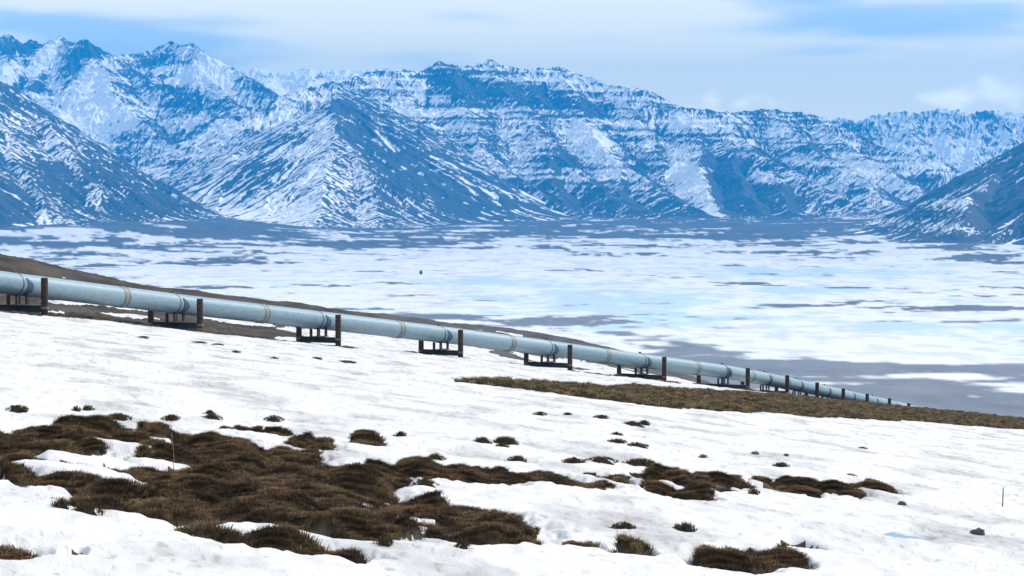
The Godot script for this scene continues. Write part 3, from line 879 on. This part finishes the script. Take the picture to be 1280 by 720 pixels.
# ---------------------------------------------------------------- materials
func make_materials() -> void:
	mats.mountain = paint(Color.WHITE, 0.85, 0.0, true)
	mats.valley = paint(Color.WHITE, 0.8, 0.0, true)
	mats.snow = paint(Color.WHITE, 0.62, 0.0, true)
	mats.snow.metallic_specular = 0.35
	mats.snow.uv1_triplanar = true
	mats.snow.uv1_world_triplanar = true
	mats.snow.uv1_scale = Vector3(1.3, 1.3, 1.3)
	mats.snow.normal_enabled = true
	mats.snow.normal_texture = noise_texture(noise(91, 26.0, 4), 512, [], true, 5.0)
	mats.snow.normal_scale = 0.9
	mats.tundra = paint(Color.WHITE, 0.95, 0.0, true)
	mats.tundra.metallic_specular = 0.15
	mats.tundra.uv1_triplanar = true
	mats.tundra.uv1_world_triplanar = true
	mats.tundra.uv1_scale = Vector3(2.3, 2.3, 2.3)
	mats.tundra.albedo_texture = noise_texture(noise(92, 14.0, 5), 512, [[0.25, Color(0.3, 0.3, 0.3)], [0.55, Color(0.8, 0.78, 0.75)], [0.8, Color(1, 1, 1)]])
	mats.grass = paint(Color.WHITE, 0.9, 0.0, true)
	mats.grass.metallic_specular = 0.2
	mats.blade = paint(Color(0.075, 0.058, 0.034), 0.9, 0.0, true)
	mats.blade.metallic_specular = 0.2
	mats.pipe = []
	for k in 3:
		var m := paint(Color.WHITE, 0.42, 0.12)
		m.uv1_triplanar = true
		m.uv1_world_triplanar = true
		m.uv1_scale = Vector3(0.22, 0.5, 0.22)
		var t: float = [0.0, 0.015, -0.015][k]
		m.albedo_texture = noise_texture(noise(93 + k, 60.0, 5), 512, [[0.2, Color(0.135 + t, 0.215 + t, 0.27 + t)], [0.5, Color(0.155 + t, 0.24 + t, 0.295 + t)], [0.75, Color(0.19 + t, 0.28 + t, 0.335 + t)]])
		mats.pipe.append(m)
	mats.band = paint(Color(0.15, 0.175, 0.185), 0.6, 0.2)
	mats.hoop = paint(Color(0.12, 0.12, 0.11), 0.6, 0.3)
	mats.clamp = paint(Color(0.07, 0.09, 0.11), 0.6, 0.3)
	mats.shadow_plate = paint(Color(0.025, 0.07, 0.125), 0.6, 0.1)  # dark blue of the crescent shadow, put into the colour
	mats.rust = []
	for k in 3:
		var m := paint(Color.WHITE, 0.9)
		m.uv1_triplanar = true
		m.uv1_world_triplanar = true
		m.uv1_scale = Vector3(0.9, 0.5, 0.9)
		m.albedo_texture = noise_texture(noise(97 + k, 40.0, 5), 256, [[0.25, Color(0.016, 0.012, 0.011)], [0.55, Color(0.034, 0.022, 0.017)], [0.8, Color(0.075, 0.040, 0.025)]])
		mats.rust.append(m)
	mats.collar = paint(Color(0.16, 0.13, 0.10), 0.8)
	mats.beam = paint(Color(0.020, 0.032, 0.040), 0.7, 0.2)
	mats.stake = paint(Color(0.12, 0.03, 0.025), 0.8)
	mats.stake_tip = paint(Color(0.20, 0.05, 0.04), 0.8)
	mats.straw = paint(Color(0.24, 0.19, 0.11), 0.9)
	mats.melt = paint(Color(0.20, 0.31, 0.43), 0.6)
	mats.melt.metallic_specular = 0.15
	mats.stone = paint(Color(0.05, 0.05, 0.055), 0.9)

# ---------------------------------------------------------------- the scene
func _ready() -> void:
	rng.seed = 20240
	var cam := Camera3D.new()
	cam.name = "camera"
	cam.position = Vector3(0, 200, 0)
	cam.rotation = Vector3(-atan2(125.0, 3000.0), 0, 0)
	cam.fov = rad_to_deg(2.0 * atan2(360.0, 3000.0))
	cam.near = 0.5
	cam.far = 60000.0
	add_child(cam)
	cam.current = true

	var sky := Sky.new()
	var pano := PanoramaSkyMaterial.new()
	pano.panorama = ImageTexture.create_from_image(sky_image())
	pano.energy_multiplier = 1.1
	sky.sky_material = pano
	var env := Environment.new()
	env.background_mode = Environment.BG_SKY
	env.sky = sky
	env.tonemap_mode = Environment.TONE_MAPPER_LINEAR
	env.tonemap_exposure = 1.18
	env.sdfgi_enabled = true
	env.ssao_enabled = true
	env.ssil_enabled = true
	env.fog_enabled = true
	env.fog_density = 0.000073
	env.fog_light_color = Color(0.0, 0.37, 1.0).linear_to_srgb()
	var we := WorldEnvironment.new()
	we.name = "environment"
	we.environment = env
	add_child(we)

	var sun := DirectionalLight3D.new()
	sun.name = "sun"
	sun.light_energy = 1.35
	sun.light_angular_distance = 2.0
	sun.light_color = Color(1.0, 0.97, 0.93)
	sun.shadow_enabled = true
	var az := deg_to_rad(58.0)            # from the right, a little beyond the camera
	var el := deg_to_rad(42.0)
	sun.basis = Basis.looking_at(-Vector3(sin(az) * cos(el), sin(el), -cos(az) * cos(el)))
	add_child(sun)

	for d in DEPTHS: log_depths.append(log(d))
	make_materials()
	for k in 3: tufts.append(tuft_mesh(20 + k, 9, 0.9, 0.04))
	range_job("far_white_range", "white snow covered range far behind the notch in the ridge", 11, Rect2(-3460, -17800, 4360, 1800), 11, 24,
		{"bias": 0.75, "strata": 0.1, "streak": 0.35, "rough": 26, "base": 40, "rib": 14, "broad": 0.24},
		[[0.5, 0.5, -2560, 985, -17500, -1960, 1060, -17500, -1844, 1077, -17500, -1716, 1043, -17500, -1460, 1072, -17500, -1309, 1060, -17500, -1163, 1054, -17500, -989, 1066, -17500, -698, 1031, -17500, 0, 927, -17500],
		[0.55, 0.55, -1844, 1077, -17500, -1694, 838, -16700],
		[0.55, 0.55, -1460, 1072, -17500, -1444, 838, -16700],
		[0.55, 0.55, -1163, 1054, -17500, -1055, 838, -16700]],
		[[-1777, 1006, 68, 45, -0.5], [-1382, 1006, 57, 45, -0.6]])
	range_job("jagged_massif", "jagged snowy peaks at the far end of the ridge line, highest in the photo", 3, Rect2(-4500, -15850, 4155, 3550), 5.5, 10,
		{"bias": -0.17, "strata": 0.24, "streak": 0.42, "rough": 20, "base": 30, "rib": 14, "broad": 0.24},
		[[0.62, 0.62, -3788, 997, -15000, -3439, 1061, -15000, -3289, 1096, -15000, -3159, 1171, -15000, -3075, 1091, -15000, -3015, 1132, -15100, -2950, 1092, -15100, -2879, 1127, -15100, -2810, 1151, -15000, -2736, 1101, -15000, -2638, 1115, -14900, -2569, 1051, -14900, -2522, 1027, -15000, -2479, 1027, -15100, -2425, 1048, -15300, -2297, 1095, -15500, -2204, 1147, -15500, -2128, 1105, -15400, -2059, 1124, -15300, -1847, 1007, -15100, -1629, 883, -14900, -1457, 781, -14700, -1245, 631, -14400],
		[0.66, 0.66, -3159, 1166, -15000, -3047, 976, -14600, -3069, 790, -14200],
		[0.66, 0.66, -2810, 1151, -15000, -2711, 1005, -14700, -2591, 817, -14300, -2413, 662, -13900],
		[0.62, 0.62, -2950, 1092, -15100, -2873, 927, -14600, -2833, 790, -14200, -2593, 636, -13800],
		[0.6, 0.6, -2522, 1027, -15000, -2321, 898, -14700, -2083, 788, -14400, -1852, 678, -14100, -1630, 581, -13800],
		[0.6, 0.6, -2638, 1115, -14900, -2482, 922, -14500, -2281, 712, -14000, -2006, 512, -13400, -1774, 373, -13000],
		[0.6, 0.6, -2059, 1124, -15300, -1907, 917, -14900, -1712, 730, -14500, -1559, 648, -14200],
		[0.62, 0.62, -2204, 1147, -15500, -2309, 952, -15100, -2077, 810, -14700]],
		[[-2877, 997, 48, 126, 0.9], [-2757, 804, 68, 146, 0.55], [-2515, 852, 136, 136, 0.75], [-2566, 539, 242, 126, 0.75], [-2299, 659, 170, 97, 0.55], [-1876, 958, 107, 87, 1.0], [-1766, 828, 107, 87, 0.4], [-2007, 862, 146, 107, 0.45], [-3047, 877, 87, 121, 0.8], [-2659, 973, 78, 146, -0.8], [-3065, 1069, 107, 58, -1.0], [-2562, 1045, 68, 68, -0.6], [-2080, 804, 194, 58, -0.55], [-1887, 683, 194, 58, -0.5], [-2830, 804, 97, 68, -0.5], [-2176, 1007, 146, 48, -0.45], [-1644, 852, 116, 48, -0.5], [-1500, 795, 97, 48, -0.5], [-2297, 987, 97, 39, -0.4]])
	range_job("dark_streaked_slope", "dark lower mountain slope with thin snow streaks below the jagged peaks", 5, Rect2(-2850, -10850, 2209, 4050), 5.5, 10,
		{"bias": -0.24, "strata": 0.03, "streak": 0.75, "rough": 7, "base": 22, "rib": 9, "broad": 0.06},
		[[0.62, 0.66, -2560, 880, -10600, -2550, 850, -9700, -2500, 790, -9200, -2420, 640, -8500, -2330, 430, -7900, -2250, 260, -7500],
		[0.5, 0.56, -2170, 662, -9600, -1923, 412, -9100, -1767, 258, -8700, -1604, 125, -8300],
		[0.5, 0.56, -1833, 481, -9500, -1699, 338, -9200, -1541, 200, -8900]],
		[[-1931, 430, 43, 92, 0.2], [-1779, 384, 77, 46, 0.25], [-1965, 154, 123, 61, 0.2], [-1626, 215, 154, 77, -0.3], [-1412, 139, 92, 46, -0.4], [-1900, 537, 184, 25, -0.35], [-1871, 323, 154, 37, 0.15]])
	range_job("pyramid_peak", "dark pyramid shaped peak standing in front of the long central massif", 7, Rect2(-2176, -12500, 2730, 3800), 5.5, 10,
		{"bias": -0.15, "strata": 0.08, "streak": 0.8, "rough": 8, "base": 36, "rib": 9, "broad": 0.06},
		[[0.66, 0.5, -811, 698, -12200, -840, 655, -11700, -842, 632, -11400],
		[0.5, 0.68, -842, 632, -11400, -823, 542, -11050, -790, 454, -10750, -782, 320, -10300, -778, 184, -9900, -758, 59, -9400],
		[0.5, 0.56, -1003, 533, -11250, -1035, 354, -10800, -1026, 183, -10200, -1012, 69, -9800],
		[0.5, 0.56, -1267, 390, -11200, -1276, 246, -10700, -1257, 108, -10200],
		[0.5, 0.6, -790, 454, -10750, -658, 304, -10400, -566, 150, -10000, -517, 55, -9700],
		[0.5, 0.6, -596, 386, -11200, -468, 247, -10800, -346, 120, -10400]],
		[[-788, 572, 71, 43, -1.0], [-710, 473, 64, 57, -0.8], [-568, 342, 128, 50, -0.55], [-426, 211, 196, 64, -0.5], [-178, 118, 160, 50, -0.5], [-1101, 306, 124, 50, -0.6], [-1030, 423, 142, 28, -0.45], [-870, 459, 78, 64, 0.3], [-977, 353, 71, 36, 0.3], [-1243, 331, 107, 28, 0.25], [-960, 104, 178, 36, 0.5], [-746, 236, 142, 107, 0.28], [-1279, 200, 178, 36, -0.25], [-1386, 246, 142, 28, -0.1]])
	range_job("ridge_behind_pyramid", "long pale snow dusted ridge rising from the notch up behind the pyramid peak", 19, Rect2(-3030, -13100, 3206, 1900), 5.5, 10,
		{"bias": -0.1, "strata": 0.12, "streak": 0.45, "rough": 12, "base": 30, "rib": 14, "broad": 0.24},
		[[0.55, 0.55, -2130, 188, -12300, -1904, 319, -12300, -1685, 442, -12350, -1444, 559, -12400, -1205, 673, -12500, -1068, 723, -12600, -954, 765, -12700, -851, 740, -12800, -724, 604, -12800],
		[0.5, 0.5, -1444, 559, -12400, -1228, 437, -11900],
		[0.5, 0.5, -1685, 442, -12350, -1505, 319, -11900]],
		[[-1360, 540, 281, 40, 0.28], [-1040, 679, 120, 40, 0.35], [-1641, 400, 241, 56, 0.1], [-1722, 320, 200, 40, -0.2]])
	range_job("central_massif", "broad central massif with banded cliffs and dark talus above the valley", 2, Rect2(-2024, -14250, 4049, 4250), 5.5, 10,
		{"bias": -0.16, "strata": 0.52, "streak": 0.46, "rough": 15, "base": 34, "rib": 14, "broad": 0.24},
		[[0.5, 0.5, -1124, 632, -13000, -992, 774, -13200, -884, 814, -13300, -802, 845, -13400, -655, 859, -13400, -534, 859, -13500, -462, 850, -13500, -399, 913, -13500, -285, 886, -13600, -214, 896, -13700, -142, 938, -13800, -69, 897, -13800, 46, 883, -13800, 193, 892, -13800, 266, 906, -13800, 373, 851, -13700, 515, 787, -13600, 628, 770, -13500, 762, 748, -13400, 827, 686, -13300, 966, 621, -13200, 1125, 524, -13000],
		[0.58, 0.58, -399, 913, -13500, -281, 740, -13000, -208, 553, -12500, -156, 368, -12000, 0, 258, -11600, 158, 162, -11300, 293, 79, -11000, 407, 15, -10700],
		[0.58, 0.58, -802, 845, -13400, -686, 650, -12900, -495, 468, -12400, -376, 319, -11900, -192, 181, -11500, 0, 71, -11100],
		[0.58, 0.58, -142, 938, -13800, -44, 757, -13200, 84, 601, -12700, 171, 419, -12200, 314, 290, -11800, 463, 162, -11400, 592, 85, -11100, 731, 24, -10800],
		[0.58, 0.58, 266, 906, -13800, 351, 704, -13200, 411, 514, -12600, 524, 341, -12100, 640, 251, -11800, 828, 113, -11300, 944, 29, -10900],
		[0.56, 0.56, 515, 787, -13600, 654, 614, -13100, 740, 474, -12700, 772, 281, -12200],
		[0.56, 0.56, -655, 859, -13400, -605, 697, -13000, -419, 556, -12600],
		[0.56, 0.56, 46, 883, -13800, 111, 730, -13300, 257, 607, -12900],
		[0.52, 0.52, -156, 368, -12000, -152, 181, -11400, -54, 55, -10900],
		[0.52, 0.52, 171, 419, -12200, 193, 219, -11600, 277, 78, -11100],
		[0.52, 0.52, 524, 341, -12100, 522, 181, -11600, 586, 54, -11000]],
		[[-348, 787, 131, 87, -0.85], [-87, 722, 196, 79, -0.75], [218, 679, 175, 70, -0.7], [436, 613, 131, 52, -0.5], [218, 809, 175, 26, 0.35], [-501, 744, 61, 70, 0.75], [-696, 787, 131, 44, 0.45], [-610, 613, 175, 61, 0.3], [-523, 418, 175, 61, 0.6], [-131, 592, 131, 61, 0.3], [0, 483, 175, 61, 0.25], [349, 505, 131, 70, 0.85], [458, 439, 96, 70, 0.7], [610, 548, 175, 61, 0.2], [784, 570, 131, 87, 0.2], [0, 178, 262, 96, -0.55], [-262, 135, 175, 87, -0.5], [436, 135, 218, 96, -0.55], [218, 331, 87, 70, -0.5], [829, 69, 218, 87, -0.6], [262, 4, 655, 44, -0.5], [-87, 505, 218, 35, -0.3], [697, 352, 87, 87, -0.3]])
	range_job("eastern_ridge", "streaked ridge running on beyond the central massif towards the pale far range", 8, Rect2(-198, -13850, 3697, 3750), 5.5, 10,
		{"bias": -0.22, "strata": 0.36, "streak": 0.55, "rough": 13, "base": 34, "rib": 14, "broad": 0.24},
		[[0.5, 0.5, 702, 652, -13200, 869, 652, -13200, 948, 643, -13200, 1032, 634, -13200, 1137, 621, -13200, 1283, 624, -13300, 1431, 641, -13400, 1538, 632, -13400, 1654, 619, -13400, 1756, 571, -13300, 1845, 507, -13200, 1966, 435, -13100, 2125, 384, -12900, 2287, 331, -12700, 2385, 246, -12500, 2479, 139, -12300, 2599, 20, -12000],
		[0.56, 0.56, 869, 652, -13200, 987, 582, -12900, 1132, 497, -12600, 1208, 417, -12300, 1294, 340, -12000, 1402, 258, -11700, 1507, 181, -11400, 1609, 100, -11100, 1688, 31, -10800],
		[0.56, 0.56, 987, 582, -12900, 957, 427, -12400, 935, 239, -11800, 952, 99, -11200, 972, 20, -10800],
		[0.56, 0.56, 1132, 497, -12600, 1109, 279, -11900, 1138, 107, -11200, 1170, 20, -10800],
		[0.56, 0.56, 1431, 641, -13400, 1502, 500, -12900, 1610, 365, -12400, 1738, 252, -12000, 1816, 142, -11600, 1866, 51, -11200],
		[0.56, 0.56, 1654, 619, -13400, 1760, 436, -12900, 1914, 325, -12500, 2031, 220, -12200, 2083, 121, -11800],
		[0.54, 0.54, 1294, 340, -12000, 1272, 162, -11400, 1308, 37, -10900]],
		[[1033, 543, 207, 37, 0.8], [909, 551, 83, 50, 0.4], [847, 283, 66, 116, 0.85], [935, 200, 41, 108, 0.7], [1096, 241, 132, 116, -0.8], [1179, 117, 186, 91, -0.6], [1239, 448, 103, 41, 0.3], [1819, 283, 116, 50, 0.7], [1694, 468, 166, 50, 0.15], [1487, 427, 166, 58, -0.1], [1531, 88, 290, 66, -0.2], [2150, 221, 83, 58, -0.3], [2191, 324, 124, 33, 0.5], [1076, 2, 372, 41, -0.4], [1487, 551, 166, 33, 0.1], [1220, 254, 58, 41, 0.6]])
	range_job("pale_far_range", "pale hazy snow range on the far skyline under the small white clouds", 13, Rect2(978, -16900, 4002, 2300), 10, 18,
		{"bias": 0.1, "strata": 0.22, "streak": 0.45, "rough": 30, "base": 30, "rib": 14, "broad": 0.24},
		[[0.5, 0.5, 1878, 614, -16600, 2192, 691, -16600, 2292, 685, -16600, 2391, 658, -16600, 2490, 708, -16600, 2650, 719, -16600, 2788, 730, -16600, 2987, 746, -16600, 3147, 724, -16600, 3346, 735, -16600, 3534, 713, -16600, 3865, 724, -16600, 4307, 669, -16600],
		[0.56, 0.56, 2788, 730, -16600, 2619, 517, -15900, 2445, 302, -15300],
		[0.56, 0.56, 2987, 746, -16600, 2910, 491, -15900, 2726, 251, -15300],
		[0.56, 0.56, 3346, 735, -16600, 3312, 519, -16000, 3307, 302, -15400],
		[0.56, 0.56, 3346, 735, -16600, 3069, 491, -15900, 2929, 276, -15300],
		[0.56, 0.56, 2391, 658, -16600, 2369, 493, -16000, 2318, 302, -15300]],
		[[2303, 612, 161, 48, -0.7], [2572, 575, 134, 107, -0.1], [3240, 692, 75, 32, -0.8], [2680, 441, 161, 75, 0.3], [3001, 441, 215, 107, 0.3]])
	range_job("dark_valley_shoulder", "dark mountain shoulder with diagonal snow streaks at the edge of the valley", 17, Rect2(493, -9450, 2027, 3150), 5.5, 10,
		{"bias": -0.72, "strata": 0.03, "streak": 0.72, "rough": 6, "base": 26, "rib": 8, "broad": 0.06},
		[[0.57, 0.57, 2420, 640, -9200, 2300, 600, -8600, 2268, 560, -8300, 2230, 470, -7800, 2180, 330, -7300, 2150, 230, -7000],
		[0.55, 0.5, 1678, 253, -8400, 1532, 160, -8000, 1393, 66, -7600],
		[0.55, 0.5, 1952, 384, -8500, 1758, 227, -8000, 1587, 75, -7500]],
		[[1506, 159, 49, 33, 0.75], [1439, 64, 68, 19, 0.75], [1587, 200, 38, 16, 0.5], [1655, 186, 81, 81, -0.3], [1711, 37, 81, 22, 0.6]])
	build_land()
	finish_mountains()
	build_pipeline()
	build_supports()
	build_tussocks()
	build_small_things()
